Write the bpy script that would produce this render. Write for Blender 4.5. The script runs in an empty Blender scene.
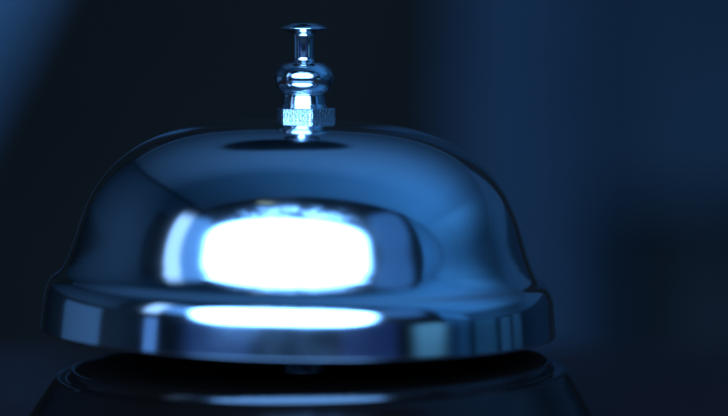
import bpy, bmesh, math, random
from mathutils import Vector, Matrix
random.seed(4)
R = math.radians
scene = bpy.context.scene
col = scene.collection

# ---------------------------------------------------------------- scale of the photograph
S = 0.0425 / 257.5            # metres per photo pixel at the bell's axis
D = 0.45                      # camera to bell axis
EYE = 28.0                    # photo row of eye level (z = 0)
def Z(y): return -(y - EYE) * S
ZT = -0.0725                  # table top
FLOOR = ZT - 0.75
H = 1.6                       # ceiling above the bell
XL, XR, YF, YB = -1.0 * H, 6.5, -0.80, 2.1 * H

# ---------------------------------------------------------------- materials
def mat(name, color, rough=0.5, metal=0.0, spec=0.5, coat=0.0):
    m = bpy.data.materials.new(name); m.use_nodes = True
    b = m.node_tree.nodes['Principled BSDF']
    b.inputs['Base Color'].default_value = (*color, 1)
    b.inputs['Roughness'].default_value = rough
    b.inputs['Metallic'].default_value = metal
    b.inputs['Specular IOR Level'].default_value = spec
    b.inputs['Coat Weight'].default_value = coat
    return m
def nodes(m): return m.node_tree.nodes, m.node_tree.links, m.node_tree.nodes['Principled BSDF']
def noise_rough(m, scale, lo, hi, detail=6, stretch=None):
    N, L, b = nodes(m)
    tc = N.new('ShaderNodeTexCoord'); n = N.new('ShaderNodeTexNoise'); r = N.new('ShaderNodeMapRange')
    n.inputs['Scale'].default_value = scale; n.inputs['Detail'].default_value = detail
    r.inputs['From Min'].default_value = 0.35; r.inputs['From Max'].default_value = 0.7
    r.inputs['To Min'].default_value = lo; r.inputs['To Max'].default_value = hi
    if stretch:
        mp = N.new('ShaderNodeMapping'); mp.inputs['Scale'].default_value = stretch
        L.new(tc.outputs['Object'], mp.inputs['Vector']); L.new(mp.outputs['Vector'], n.inputs['Vector'])
    else: L.new(tc.outputs['Object'], n.inputs['Vector'])
    L.new(n.outputs['Fac'], r.inputs['Value']); L.new(r.outputs['Result'], b.inputs['Roughness'])
def noise_bump(m, scale, strength, dist, detail=4):
    N, L, b = nodes(m)
    tc = N.new('ShaderNodeTexCoord'); n = N.new('ShaderNodeTexNoise'); bp = N.new('ShaderNodeBump')
    n.inputs['Scale'].default_value = scale; n.inputs['Detail'].default_value = detail
    bp.inputs['Strength'].default_value = strength; bp.inputs['Distance'].default_value = dist
    L.new(tc.outputs['Object'], n.inputs['Vector']); L.new(n.outputs['Fac'], bp.inputs['Height'])
    L.new(bp.outputs['Normal'], b.inputs['Normal'])
def noise_color(m, c1, c2, scale, lo=0.35, hi=0.65, detail=5):
    N, L, b = nodes(m)
    tc = N.new('ShaderNodeTexCoord'); n = N.new('ShaderNodeTexNoise'); r = N.new('ShaderNodeValToRGB')
    n.inputs['Scale'].default_value = scale; n.inputs['Detail'].default_value = detail
    r.color_ramp.elements[0].position = lo; r.color_ramp.elements[0].color = (*c1, 1)
    r.color_ramp.elements[1].position = hi; r.color_ramp.elements[1].color = (*c2, 1)
    L.new(tc.outputs['Object'], n.inputs['Vector']); L.new(n.outputs['Fac'], r.inputs['Fac'])
    L.new(r.outputs['Color'], b.inputs['Base Color'])
def bands(m, axis, stops, base):
    """painted upright bands of a wall: stops = [(from, to, colour)] along an axis of the wall in metres"""
    N, L, b = nodes(m)
    g = N.new('ShaderNodeNewGeometry'); sx = N.new('ShaderNodeSeparateXYZ'); L.new(g.outputs['Position'], sx.inputs[0])
    src = sx.outputs[axis]; prev = None
    for (a, c, colr, z0, z1) in stops:
        def cmp_(out, lo, hi, soft=0.06):
            p = N.new('ShaderNodeMapRange'); p.interpolation_type = 'SMOOTHSTEP'
            p.inputs['From Min'].default_value = lo - soft; p.inputs['From Max'].default_value = lo + soft
            q = N.new('ShaderNodeMapRange'); q.interpolation_type = 'SMOOTHSTEP'
            q.inputs['From Min'].default_value = hi - soft; q.inputs['From Max'].default_value = hi + soft
            q.inputs['To Min'].default_value = 1; q.inputs['To Max'].default_value = 0
            mu = N.new('ShaderNodeMath'); mu.operation = 'MULTIPLY'
            L.new(out, p.inputs['Value']); L.new(out, q.inputs['Value'])
            L.new(p.outputs[0], mu.inputs[0]); L.new(q.outputs[0], mu.inputs[1]); return mu.outputs[0]
        u = cmp_(src, a, c); v = cmp_(sx.outputs[2], z0, z1)
        mu = N.new('ShaderNodeMath'); mu.operation = 'MULTIPLY'; L.new(u, mu.inputs[0]); L.new(v, mu.inputs[1])
        mx = N.new('ShaderNodeMix'); mx.data_type = 'RGBA'
        L.new(mu.outputs[0], mx.inputs[0])
        if prev: L.new(prev, mx.inputs[6])
        else: mx.inputs[6].default_value = (*base, 1)
        mx.inputs[7].default_value = (*colr, 1); prev = mx.outputs[2]
    L.new(prev, b.inputs['Base Color'])

chrome = mat('polished chrome', (0.86, 0.88, 0.90), 0.05, 1.0)
noise_rough(chrome, 90, 0.08, 0.135, 8)
chrome_small = mat('chrome of the plunger', (0.84, 0.86, 0.88), 0.10, 1.0)
noise_rough(chrome_small, 500, 0.06, 0.16, 6)
nut_metal = mat('pitted nickel plate', (0.52, 0.54, 0.56), 0.20, 1.0)
noise_bump(nut_metal, 2600, 1.0, 0.00013, 5)
black_paint = mat('black enamel', (0.0040, 0.0018, 0.0011), 0.13, 0.0, 0.45)
noise_bump(black_paint, 1100, 0.5, 0.00005, 5)
matt_black = mat('matt black plate', (0.016, 0.010, 0.007), 0.9, 0.0, 0.0); noise_bump(matt_black, 1500, 0.2, 0.00003)
steel_dull = mat('dull steel', (0.45, 0.47, 0.5), 0.4, 1.0)
noise_rough(steel_dull, 300, 0.3, 0.5)
table_m = mat('dark lacquered table', (0.016, 0.0035, 0.0018), 0.3, 0.0, 0.3)
noise_rough(table_m, 14, 0.26, 0.40, 6, (1, 9, 1))
ceil_m = mat('ceiling paint', (0.62, 0.63, 0.64), 0.9, 0, 0.1); noise_color(ceil_m, (0.61, 0.62, 0.63), (0.64, 0.65, 0.66), 2.0)
trim_m = mat('cornice paint', (0.75, 0.75, 0.76), 0.7, 0, 0.2); noise_color(trim_m, (0.7, 0.7, 0.71), (0.78, 0.78, 0.79), 5.0)
front_m = mat('dark front wall paint', (0.05, 0.022, 0.014), 0.9, 0, 0.1)
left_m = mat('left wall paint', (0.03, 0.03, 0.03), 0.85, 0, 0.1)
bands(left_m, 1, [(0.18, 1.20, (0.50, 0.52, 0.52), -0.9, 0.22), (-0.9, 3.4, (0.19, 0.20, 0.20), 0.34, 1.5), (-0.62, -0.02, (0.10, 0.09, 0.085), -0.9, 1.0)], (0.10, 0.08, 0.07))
back_m = mat('back wall paint', (0.05, 0.05, 0.055), 0.9, 0, 0.1); noise_color(back_m, (0.10, 0.062, 0.042), (0.17, 0.10, 0.07), 1.3)
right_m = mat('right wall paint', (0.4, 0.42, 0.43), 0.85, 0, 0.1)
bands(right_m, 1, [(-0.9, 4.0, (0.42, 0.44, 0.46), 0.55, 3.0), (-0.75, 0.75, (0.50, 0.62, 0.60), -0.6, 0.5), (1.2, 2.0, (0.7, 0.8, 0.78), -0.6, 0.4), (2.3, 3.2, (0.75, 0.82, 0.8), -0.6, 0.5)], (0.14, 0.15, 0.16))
floor_m = mat('dark floor', (0.03, 0.03, 0.032), 0.6); noise_color(floor_m, (0.02, 0.02, 0.022), (0.05, 0.05, 0.052), 3.0)
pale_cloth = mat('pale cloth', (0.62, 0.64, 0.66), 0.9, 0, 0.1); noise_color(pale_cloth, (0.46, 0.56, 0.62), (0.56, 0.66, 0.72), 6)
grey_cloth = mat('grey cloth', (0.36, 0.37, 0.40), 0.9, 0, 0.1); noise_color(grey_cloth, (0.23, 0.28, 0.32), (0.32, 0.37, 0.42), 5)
dark_wood = mat('dark cabinet wood', (0.02, 0.02, 0.021), 0.6, 0, 0.3); noise_color(dark_wood, (0.065, 0.045, 0.035), (0.11, 0.07, 0.055), 8)
door_m = mat('door paint', (0.2, 0.17, 0.16), 0.7, 0, 0.1); noise_color(door_m, (0.12, 0.135, 0.15), (0.18, 0.20, 0.21), 3)
fixture_m = mat('dark lamp bowl', (0.03, 0.03, 0.03), 0.6)

# ---------------------------------------------------------------- builders
def link(name, bm, m, parent=None, smooth=True, loc=(0, 0, 0), rot=(0, 0, 0)):
    me = bpy.data.meshes.new(name); bm.normal_update(); bm.to_mesh(me); bm.free()
    me.materials.append(m)
    for p in me.polygons: p.use_smooth = smooth
    o = bpy.data.objects.new(name, me); col.objects.link(o)
    o.location = loc; o.rotation_euler = rot
    if parent: o.parent = parent
    return o
def tag(o, label, cat):
    o['label'] = label; o['category'] = cat; return o
def empty(name, loc, label, cat):
    o = bpy.data.objects.new(name, None); o.empty_display_size = 0.01; col.objects.link(o); o.location = loc
    return tag(o, label, cat)
def structure(o): o['kind'] = 'structure'; return o
def smooth_path(pts, n, it, fix=()):
    d = [0]
    for a, b in zip(pts, pts[1:]): d.append(d[-1] + math.hypot(b[0]-a[0], b[1]-a[1]))
    out = []; k = 0
    for i in range(n):
        t = d[-1] * i / (n - 1)
        while k < len(pts) - 2 and d[k+1] < t: k += 1
        f = (t - d[k]) / max(1e-12, d[k+1] - d[k])
        out.append([pts[k][0] + f*(pts[k+1][0]-pts[k][0]), pts[k][1] + f*(pts[k+1][1]-pts[k][1])])
    for _ in range(it):
        q = [p[:] for p in out]
        for i in range(1, n-1):
            q[i] = [0.5*out[i][j] + 0.25*(out[i-1][j] + out[i+1][j]) for j in (0, 1)]
        if out[0][0] < 1e-6: q[0] = [0.0, q[1][1]]
        out = q
    return out
def lathe_bm(prof, seg=160):
    """prof: list of (r, z), outside seen with normals to the right of the travel direction"""
    bm = bmesh.new(); rings = []
    for r, z in prof:
        if r < 1e-6: rings.append([bm.verts.new((0, 0, z))])
        else: rings.append([bm.verts.new((r*math.sin(2*math.pi*i/seg), -r*math.cos(2*math.pi*i/seg), z)) for i in range(seg)])
    for a, b in zip(rings, rings[1:]):
        for i in range(seg):
            j = (i+1) % seg
            if len(a) == 1 and len(b) == 1: continue
            if len(a) == 1: bm.faces.new((a[0], b[i], b[j]))
            elif len(b) == 1: bm.faces.new((a[i], b[0], a[j]))
            else: bm.faces.new((a[i], b[i], b[j], a[j]))
    bmesh.ops.recalc_face_normals(bm, faces=bm.faces)
    return bm
def box_bm(x0, x1, y0, y1, z0, z1, bevel=0):
    bm = bmesh.new(); bmesh.ops.create_cube(bm, size=1)
    for v in bm.verts:
        v.co = Vector(((x0+x1)/2 + v.co.x*(x1-x0), (y0+y1)/2 + v.co.y*(y1-y0), (z0+z1)/2 + v.co.z*(z1-z0)))
    if bevel: bmesh.ops.bevel(bm, geom=bm.edges[:], offset=bevel, segments=3, affect='EDGES', profile=0.5)
    return bm

# ---------------------------------------------------------------- the bell
bell = empty('service_bell', (0, 0, ZT), 'shiny chrome reception call bell with push plunger on a black base', 'bell')
def L(y): return Z(y) - ZT                 # photo row (at the axis) -> height above table
def px(v): return v * S

# cup: outer profile from photo (r px, row), then rolled edge and inside
DC = (163.97847, 80.22559, -13.04892, -17.48146, 6.10010)     # dome: radius over angle^2, about row 285
dome = []
for i in range(301):
    th = 1.497 * i / 300; rho = sum(c * th**(2*k) for k, c in enumerate(DC))
    dome.append((rho*math.sin(th), 285 - rho*math.cos(th)))
# below the dome the wall flares and rolls into the rim band: slope (degrees from vertical) against row, integrated
k0 = max(i for i, p in enumerate(dome) if p[1] < 258)
(ra, ya), (rb, yb) = dome[k0-1], dome[k0]
n0 = math.degrees(math.atan((rb-ra)/(yb-ya)))
SL = [(yb-1, n0), (yb, n0), (268.5, n0), (272.3, n0+3), (274.8, 24), (276.8, 46), (278.6, 57), (280.3, 47), (282.3, 29), (286, 19.5), (290, 14.5), (294, 10), (298, 6.5), (305, 4.4), (314, 4.0), (330, 3.8)]
def slope(y):
    for (y0, s0), (y1, s1) in zip(SL, SL[1:]):
        if y0 <= y <= y1: return s0 + (s1-s0)*(y-y0)/(y1-y0)
    return SL[-1][1]
ys = [yb + (330-yb)*i/300 for i in range(301)]
sl = [slope(y) for y in ys]
for _ in range(160): sl = [sl[0]] + [0.25*sl[i-1]+0.5*sl[i]+0.25*sl[i+1] for i in range(1, 300)] + [sl[-1]]
r_ = rb; flare = []
for i in range(1, 301):
    r_ += math.tan(R(0.5*(sl[i]+sl[i-1])))*(ys[i]-ys[i-1]); flare.append([r_, ys[i]])
kk = (257.5 - rb)/(r_ - rb); print('flare scale', kk, n0)
for p in flare: p[0] = rb + (p[0]-rb)*(1 + (kk-1)*min(1, max(0, (p[1]-yb-4)/18.0)) if p[1] < yb+22 else kk)
op = dome[:k0+1] + [tuple(p) for p in flare]
edge = [(257.5,331.2),(256.7,332.0),(254.7,332.3),(253.1,331.6),(252.3,330)]
inner = [(252, 310),(251,300),(247,291),(236,285),(228,272),(222,252),(211,227),(196,194),(176,169),(145,148),(108,135),(60,128),(0,126)]
ip = smooth_path(inner, 60, 2)
cup_prof = [(px(r), Z(y) - Z(120.5)) for r, y in op] + [(px(r), Z(y) - Z(120.5)) for r, y in edge] + [(px(r), Z(y) - Z(120.5)) for r, y in ip]
cup_prof[-1] = (0.0, cup_prof[-1][1])
cup = link('bell_cup', lathe_bm(cup_prof, 320), chrome, bell, True, (-px(1.5), 0, L(119.4)), (0, R(1.15), 0))

# hex nut with chamfered corners
def nut_bm(rc, z0, z1, ch):
    bm = bmesh.new(); n = 96; ap = rc*math.cos(math.pi/6); rows = []
    def rad(a):
        k = (a % (math.pi/3)) - math.pi/6
        return min(ap/math.cos(k), rc*0.975)
    for z, f in ((z0, -ch*1.6), (z0+ch*0.5, -ch*0.5), (z0+ch, 0), (z1-ch, 0), (z1-ch*0.4, -ch*0.6), (z1, -ch*2.0)):
        ring = []
        for i in range(n):
            a = 2*math.pi*i/n; r = rad(a) + f
            ring.append(bm.verts.new((r*math.sin(a), -r*math.cos(a), z)))
        rows.append(ring)
    for a, b in zip(rows, rows[1:]):
        for i in range(n): bm.faces.new((a[i], a[(i+1) % n], b[(i+1) % n], b[i]))
    bm.faces.new(rows[0][::-1]); bm.faces.new(rows[-1])
    bmesh.ops.recalc_face_normals(bm, faces=bm.faces)
    return bm
nut = link('nut', nut_bm(px(32), L(120.7), L(107.6), px(0.9)), nut_metal, bell, False, (px(2.5), 0, 0), (0, 0, R(8)))
washer = None
collar = [(0, 107.7),(23.6, 107.7),(23.2, 106.4),(22.4,104),(21.7,100),(21.2,97),(20.9,95.2),(21.0,94.2),(21.8,93.4)]
knob   = [(21.8,93.4),(24.6,91.2),(27.6,87.4),(29.4,83),(30,78.5),(29.5,74.5),(27.8,70.3),(24.6,66.3),(20,63.3),(15.5,61.9),(12.0,61.4)]
kp = smooth_path(collar[1:], 40, 4); kq = smooth_path(knob, 70, 14)
link('collar', lathe_bm([(0, L(107.7))] + [(px(r), L(y)) for r, y in kp] + [(0, L(93.4))], 128), chrome_small, bell)
link('knob', lathe_bm([(0, L(93.4))] + [(px(r), L(y)) for r, y in kq] + [(0, L(62.0))], 160), chrome_small, bell)
shaft = [(13.5,62.2),(11.2,61.3),(10.3,59.6),(10.1,57),(10.1,36),(10.4,34.2)]
plunger = link('plunger', lathe_bm([(0, L(62.2))] + [(px(r), L(y)) for r, y in shaft] + [(0, L(34.2))], 96), chrome_small, bell)
capp = [(10.2,34.4),(12.5,33.0),(17,31.2),(21.5,29.9),(24.0,29.2),(24.4,28.6),(23.8,27.9),(20,25.8),(14,23.4),(7,22.0),(0,21.6)]
cp = smooth_path(capp, 80, 6)
link('push_cap', lathe_bm([(0, L(34.4))] + [(px(r), L(y)) for r, y in cp], 128), chrome_small, plunger)

# post and clapper under the cup
link('post', lathe_bm([(0, L(377)), (px(20), L(377)), (px(20), L(364)), (px(18.5), L(362.5)), (px(18.5), L(300)), (px(9), L(296)), (px(9), L(126)), (0, L(126))], 64), steel_dull, bell, False)
bm = box_bm(-0.006, 0.030, 0.004, 0.010, L(352), L(346), 0.0006)
cl = link('clapper', bm, steel_dull, bell, False)

# black pressed base, slightly crooked at its shoulder as in the photo
plate = [(0, 373),(150, 372),(215, 369),(234.4, 364.2)]
base = [(234.5, 366),(235.2, 363.8),(237.0,363.0),(239.6,363.3),(241.2,365.4),(242.5,368.2),(243.2,371),(244.2,372),(246,372),(253,371.4),(257,372.4),(259.5,375.5),(263,381),(284,416),(300,438)]
bp_ = smooth_path(base, 320, 5)
pts = [(px(r), L(y)) for r, y in bp_] + [(px(304), L(443)), (px(306), 0.0006), (px(304), 0.0), (px(296), 0.0), (px(294), 0.0012), (px(234.5), 0.0012), (px(234.5), L(366))]
bm = lathe_bm(pts, 220)
top = L(356)
for v in bm.verts:
    f = max(0.0, min(1.0, v.co.z / top)); v.co.z += 0.020 * v.co.x * f * f
base_o = link('base', bm, black_paint, bell, True, (px(7), 0, 0))
pl = link('base_plate', lathe_bm([(px(r), L(y)) for r, y in smooth_path(plate, 40, 2)], 160), matt_black, base_o)
for v in pl.data.vertices: v.co.z += 0.020 * v.co.x

# ---------------------------------------------------------------- the table
table = empty('table', (0, 0, FLOOR), 'dark lacquered table the bell stands on, its far edge blurred', 'table')
hT = ZT - FLOOR
link('tabletop', box_bm(-0.75, 0.55, -0.28, 0.17, hT-0.03, hT, 0.003), table_m, table, False)
for sx in (-0.70, 0.50):
    for sy in (-0.26, 0.13):
        link('leg', box_bm(sx-0.02, sx+0.02, sy-0.02, sy+0.02, 0, hT-0.0305, 0.003), table_m, table, False)

# ---------------------------------------------------------------- what stands round it (the setting)
structure(link('floor', box_bm(XL, XR, YF, YB, FLOOR-0.05, FLOOR), floor_m, None, False))
structure(link('ceiling', box_bm(XL, XR, YF, YB, H, H+0.05), ceil_m, None, False))
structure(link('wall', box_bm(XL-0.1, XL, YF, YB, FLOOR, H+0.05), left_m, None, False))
structure(link('wall', box_bm(XL-0.1, 1.9, YF-0.1, YF-0.002, FLOOR, H+0.05), front_m, None, False))
structure(link('wall', box_bm(XL-0.1, XR, YB+0.002, YB+0.1, FLOOR, H+0.05), back_m, None, False))
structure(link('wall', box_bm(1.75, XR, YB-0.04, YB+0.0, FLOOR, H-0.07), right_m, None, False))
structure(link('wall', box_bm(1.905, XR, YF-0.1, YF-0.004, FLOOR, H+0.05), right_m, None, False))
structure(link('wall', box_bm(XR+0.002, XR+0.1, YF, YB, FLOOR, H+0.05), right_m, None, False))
structure(link('cornice', box_bm(XL+0.01, XR-0.01, YB-0.05, YB-0.002, H-0.06, H-0.003, 0.01), trim_m, None, False))

# out of focus hangings on the back wall
def at(x, y, Y):              # photo pixel on the plane at depth Y -> world x, z
    f = (Y + D) / D * S
    return (x - 304) * f, -(y - EYE) * f
def drape(name, m, x0t, x1t, x0b, x1b, z1, z0, Y, folds, depth, label, cat, zk=1.0):
    bm = bmesh.new(); nu, nv = 80, 24; g = []; gb = []
    for j in range(nv+1):
        t = j/nv; z = z1 + (z0-z1)*t; q = min(max((z-z0)/(zk-z0), 0), 1); xa = x0b + (x0t-x0b)*q; xb = x1b + (x1t-x1b)*q
        rf = []; rb = []
        for i in range(nu+1):
            u = i/nu; w = depth*math.sin(u*folds*2*math.pi + 0.4*math.sin(3*t)) * (0.6+0.4*t)
            rf.append(bm.verts.new((xa+(xb-xa)*u, Y+w, z))); rb.append(bm.verts.new((xa+(xb-xa)*u, Y+w+0.006, z)))
        g.append(rf); gb.append(rb)
    for j in range(nv):
        for i in range(nu):
            bm.faces.new((g[j][i], g[j][i+1], g[j+1][i+1], g[j+1][i])); bm.faces.new((gb[j][i], gb[j+1][i], gb[j+1][i+1], gb[j][i+1]))
        for i in (0, nu): bm.faces.new((g[j][i], g[j+1][i], gb[j+1][i], gb[j][i]))
    for i in range(nu):
        for j in (0, nv): bm.faces.new((g[j][i], gb[j][i], gb[j][i+1], g[j][i+1]))
    bmesh.ops.recalc_face_normals(bm, faces=bm.faces)
    return tag(link(name, bm, m), label, cat)
Yd = 2.3
xa, zt = at(37, 0, Yd); xb, zb = at(-20, 115, Yd); xl, _ = at(-45, 0, Yd)
lean = (xa-xb)/(zt-zb)
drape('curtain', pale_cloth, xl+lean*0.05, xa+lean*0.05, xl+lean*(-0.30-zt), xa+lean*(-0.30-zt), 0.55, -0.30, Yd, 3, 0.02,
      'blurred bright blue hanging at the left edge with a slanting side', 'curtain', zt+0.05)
Yd = YB - 0.12
xc, _ = at(455, 0, Yd); xd, _ = at(575, 0, Yd)
drape('curtain', grey_cloth, xc, xd, xc, xd, 0.9, FLOOR+0.02, Yd, 2, 0.03,
      'blurred broad navy blue upright strip behind the right side of the bell', 'curtain')
door = empty('door', ((xd + 0.42), YB - 0.03, FLOOR), 'blurred dim navy panel of a door at the right behind the bell', 'door')
link('leaf', box_bm(-0.36, 0.30, -0.02, 0.02, 0.01, H-FLOOR-0.35, 0.004), door_m, door, False)
link('frame', box_bm(-0.42, -0.365, -0.03, 0.025, 0.0, H-FLOOR-0.3, 0.004), door_m, door, False)
xk, _ = at(655, 0, 2.6)
cab = empty('cabinet', (xk+0.34, 2.75, FLOOR), 'blurred dark low block at the right edge behind the bell', 'cabinet')
_, ztop = at(0, 245, 2.6); _, zbot = at(0, 335, 2.6)
link('carcass', box_bm(-0.34, 0.8, -0.15, 0.25, 0.05, ztop-FLOOR, 0.01), dark_wood, cab, False)
link('cabinet_top', box_bm(-0.36, 0.82, -0.17, 0.27, ztop-FLOOR+0.001, ztop-FLOOR+0.025, 0.004), dark_wood, cab, False)
fx = link('ceiling_lamp', lathe_bm([(0, H-0.09), (0.26, H-0.085), (0.38, H-0.05), (0.40, H-0.012), (0.0, H-0.010)], 64), fixture_m, None, True, (-0.08, 1.35, 0))
tag(fx, 'round unlit ceiling lamp mirrored as a dark oval below the nut', 'lamp')

# ---------------------------------------------------------------- lights
BLUE = (0.055, 0.34, 1.0)
def area(name, loc, aim, sx, sy, power, color=BLUE, spread=180):
    l = bpy.data.lights.new(name, 'AREA'); l.shape = 'RECTANGLE'; l.size = sx; l.size_y = sy
    l.energy = power; l.color = color; l.spread = R(spread)
    o = bpy.data.objects.new(name, l); col.objects.link(o); o.location = loc
    d = Vector(aim) - Vector(loc); o.rotation_euler = d.to_track_quat('-Z', 'Y').to_euler()
    return o
def direc(az, el, r):         # azimuth from straight in front (towards the camera), elevation
    return (math.sin(R(az))*math.cos(R(el))*r, -math.cos(R(az))*math.cos(R(el))*r, math.sin(R(el))*r - 0.03)
ref = (0, 0, -0.03)
WHITE = (0.15, 0.42, 1.0)
def soft(o, p, lo, hi):
    """a diffusing window: rounded corners and soft edges across the lamp's own face"""
    l = o.data; l.use_nodes = True; N, K = l.node_tree.nodes, l.node_tree.links
    em = N['Emission']; g = N.new('ShaderNodeNewGeometry'); sx = N.new('ShaderNodeSeparateXYZ'); K.new(g.outputs['Parametric'], sx.inputs[0])
    def m(op, a, b=None):
        n = N.new('ShaderNodeMath'); n.operation = op
        for i, v in enumerate((a, b)):
            if v is None: continue
            if isinstance(v, (int, float)): n.inputs[i].default_value = v
            else: K.new(v, n.inputs[i])
        return n.outputs[0]
    t = [m('POWER', m('ABSOLUTE', m('MULTIPLY_ADD', c, 2.0)), p) for c in (sx.outputs[0], sx.outputs[1])]
    for n in N:
        if n.type == 'MATH' and n.operation == 'MULTIPLY_ADD': n.inputs[2].default_value = -1.0
    d = m('POWER', m('ADD', t[0], t[1]), 1.0/p)
    r = N.new('ShaderNodeMapRange'); r.interpolation_type = 'SMOOTHERSTEP'
    r.inputs['From Min'].default_value = lo; r.inputs['From Max'].default_value = hi
    r.inputs['To Min'].default_value = 1.0; r.inputs['To Max'].default_value = 0.0
    K.new(d, r.inputs['Value']); K.new(m('POWER', r.outputs[0], 2.0), em.inputs['Strength'])
def streaks(o):
    """uneven light at the head of the window: noise across the lamp's own face"""
    N, K = o.data.node_tree.nodes, o.data.node_tree.links
    em = N['Emission']; src = em.inputs['Strength'].links[0].from_socket
    g = N.new('ShaderNodeNewGeometry'); mp = N.new('ShaderNodeMapping'); mp.inputs['Scale'].default_value = (9, 2.2, 1)
    n = N.new('ShaderNodeTexNoise'); n.inputs['Scale'].default_value = 1.6; n.inputs['Detail'].default_value = 4
    r = N.new('ShaderNodeMapRange'); r.inputs['From Min'].default_value = 0.42; r.inputs['From Max'].default_value = 0.68
    r.inputs['To Min'].default_value = 0.05
    m = N.new('ShaderNodeMath'); m.operation = 'MULTIPLY'
    K.new(g.outputs['Parametric'], mp.inputs['Vector']); K.new(mp.outputs['Vector'], n.inputs['Vector']); K.new(n.outputs['Fac'], r.inputs['Value'])
    K.new(src, m.inputs[0]); K.new(r.outputs[0], m.inputs[1]); K.new(m.outputs[0], em.inputs['Strength'])
    return o
def lamp(name, az, el, dist, sx, sy, rad, color, p=4, lo=0.6, hi=1.0):
    o = area(name, direc(az, el, dist), ref, sx, sy, math.pi*sx*sy*rad, color); soft(o, p, lo, hi); return o
lamp('window_light', -7, 25.5, 0.72, 1.40, 0.54, 22, WHITE, 4, 0.66, 1.0)
lamp('side_window_light', -68, 25, 0.80, 0.20, 0.52, 1.9, (0.27, 0.53, 1.0), 5, 0.3, 1.0)
lamp('side_window_light', -66, 2, 0.80, 0.16, 0.30, 0.6, (0.12, 0.36, 1.0), 5, 0.3, 1.0)
lamp('gap_fill_light', -57, 27, 0.78, 0.24, 0.40, 0.85, (0.10, 0.36, 1.0), 4, 0.4, 1.0)  # added fill bridging window and side strip, no pane here
lamp('window_side_light', 51, 31, 0.74, 0.36, 0.46, 0.34, (0.07, 0.32, 1.0), 3, 0.4, 1.0)
streaks(lamp('window_top_light', -2, 47, 0.73, 1.16, 0.30, 6.0, WHITE, 3, 0.1, 1.0))
lamp('low_fill_light', -34, 4, 0.70, 0.60, 0.30, 0.09, (0.06, 0.20, 1.0), 4, 0.4, 1.0)  # added pair of dim fills below the window, for blue in the rim band
lamp('low_fill_light', 30, 4, 0.70, 0.48, 0.30, 0.09, (0.06, 0.20, 1.0), 4, 0.4, 1.0)
lamp('green_patch_fill', -24, 55, 0.66, 0.16, 0.05, 0.5, (0.55, 0.75, 0.6), 3, 0.2, 1.0)  # added small lamp above the window for a greenish patch on the dome
area('ceiling_wash', (1.55, 0.0, 0.08), (1.55, 0.01, 2.0), 2.4, 1.0, 22)  # added uplights, hidden from the bell, to brighten the ceiling
area('ceiling_wash', (4.4, 0.2, 0.08), (4.4, 0.21, 2.0), 3.0, 1.4, 10)
area('front_wall_wash', (3.4, -0.12, 0.40), (3.4, -0.8, 0.40), 2.8, 1.0, 6.5)  # added unseen lamp brightening the right part of the front wall
area('right_wall_wash', (2.6, 0.5, 0.5), (6.5, 0.9, 0.1), 1.4, 1.0, 12, (0.08, 0.40, 1.0))  # added lamp facing away from the bell, lifts the right wall
lamp('side_glow', 58, 2.5, 0.75, 0.40, 0.20, 0.40, (0.14, 0.52, 1.0), 3, 0.2, 1.0)  # added lamp that gives the rim its cyan patch on the right

# ---------------------------------------------------------------- world
w = bpy.data.worlds.new('World'); scene.world = w; w.use_nodes = True
bg = w.node_tree.nodes['Background']
bg.inputs['Color'].default_value = (0.10, 0.35, 1.0, 1); bg.inputs['Strength'].default_value = 0.02

# ---------------------------------------------------------------- camera
cam = bpy.data.cameras.new('camera'); co = bpy.data.objects.new('camera', cam); col.objects.link(co)
Fpx = D / S
cam.sensor_width = 36; cam.lens = 36 * Fpx / 728
yaw = math.atan((364-304)/Fpx); pitch = math.atan((208-EYE)/Fpx)
co.location = (0, -D, 0)
co.rotation_euler = (R(90) - pitch, 0, -yaw)
cam.clip_start = 0.01; cam.clip_end = 50
cam.dof.use_dof = True; cam.dof.focus_distance = 0.444; cam.dof.aperture_fstop = cam.lens / 20.0
scene.camera = co

scene.render.engine = 'CYCLES'
scene.view_settings.view_transform = 'Standard'; scene.view_settings.look = 'None'
scene.view_settings.exposure = 0; scene.view_settings.gamma = 1
scene.render.resolution_x = 1024; scene.render.resolution_y = 585
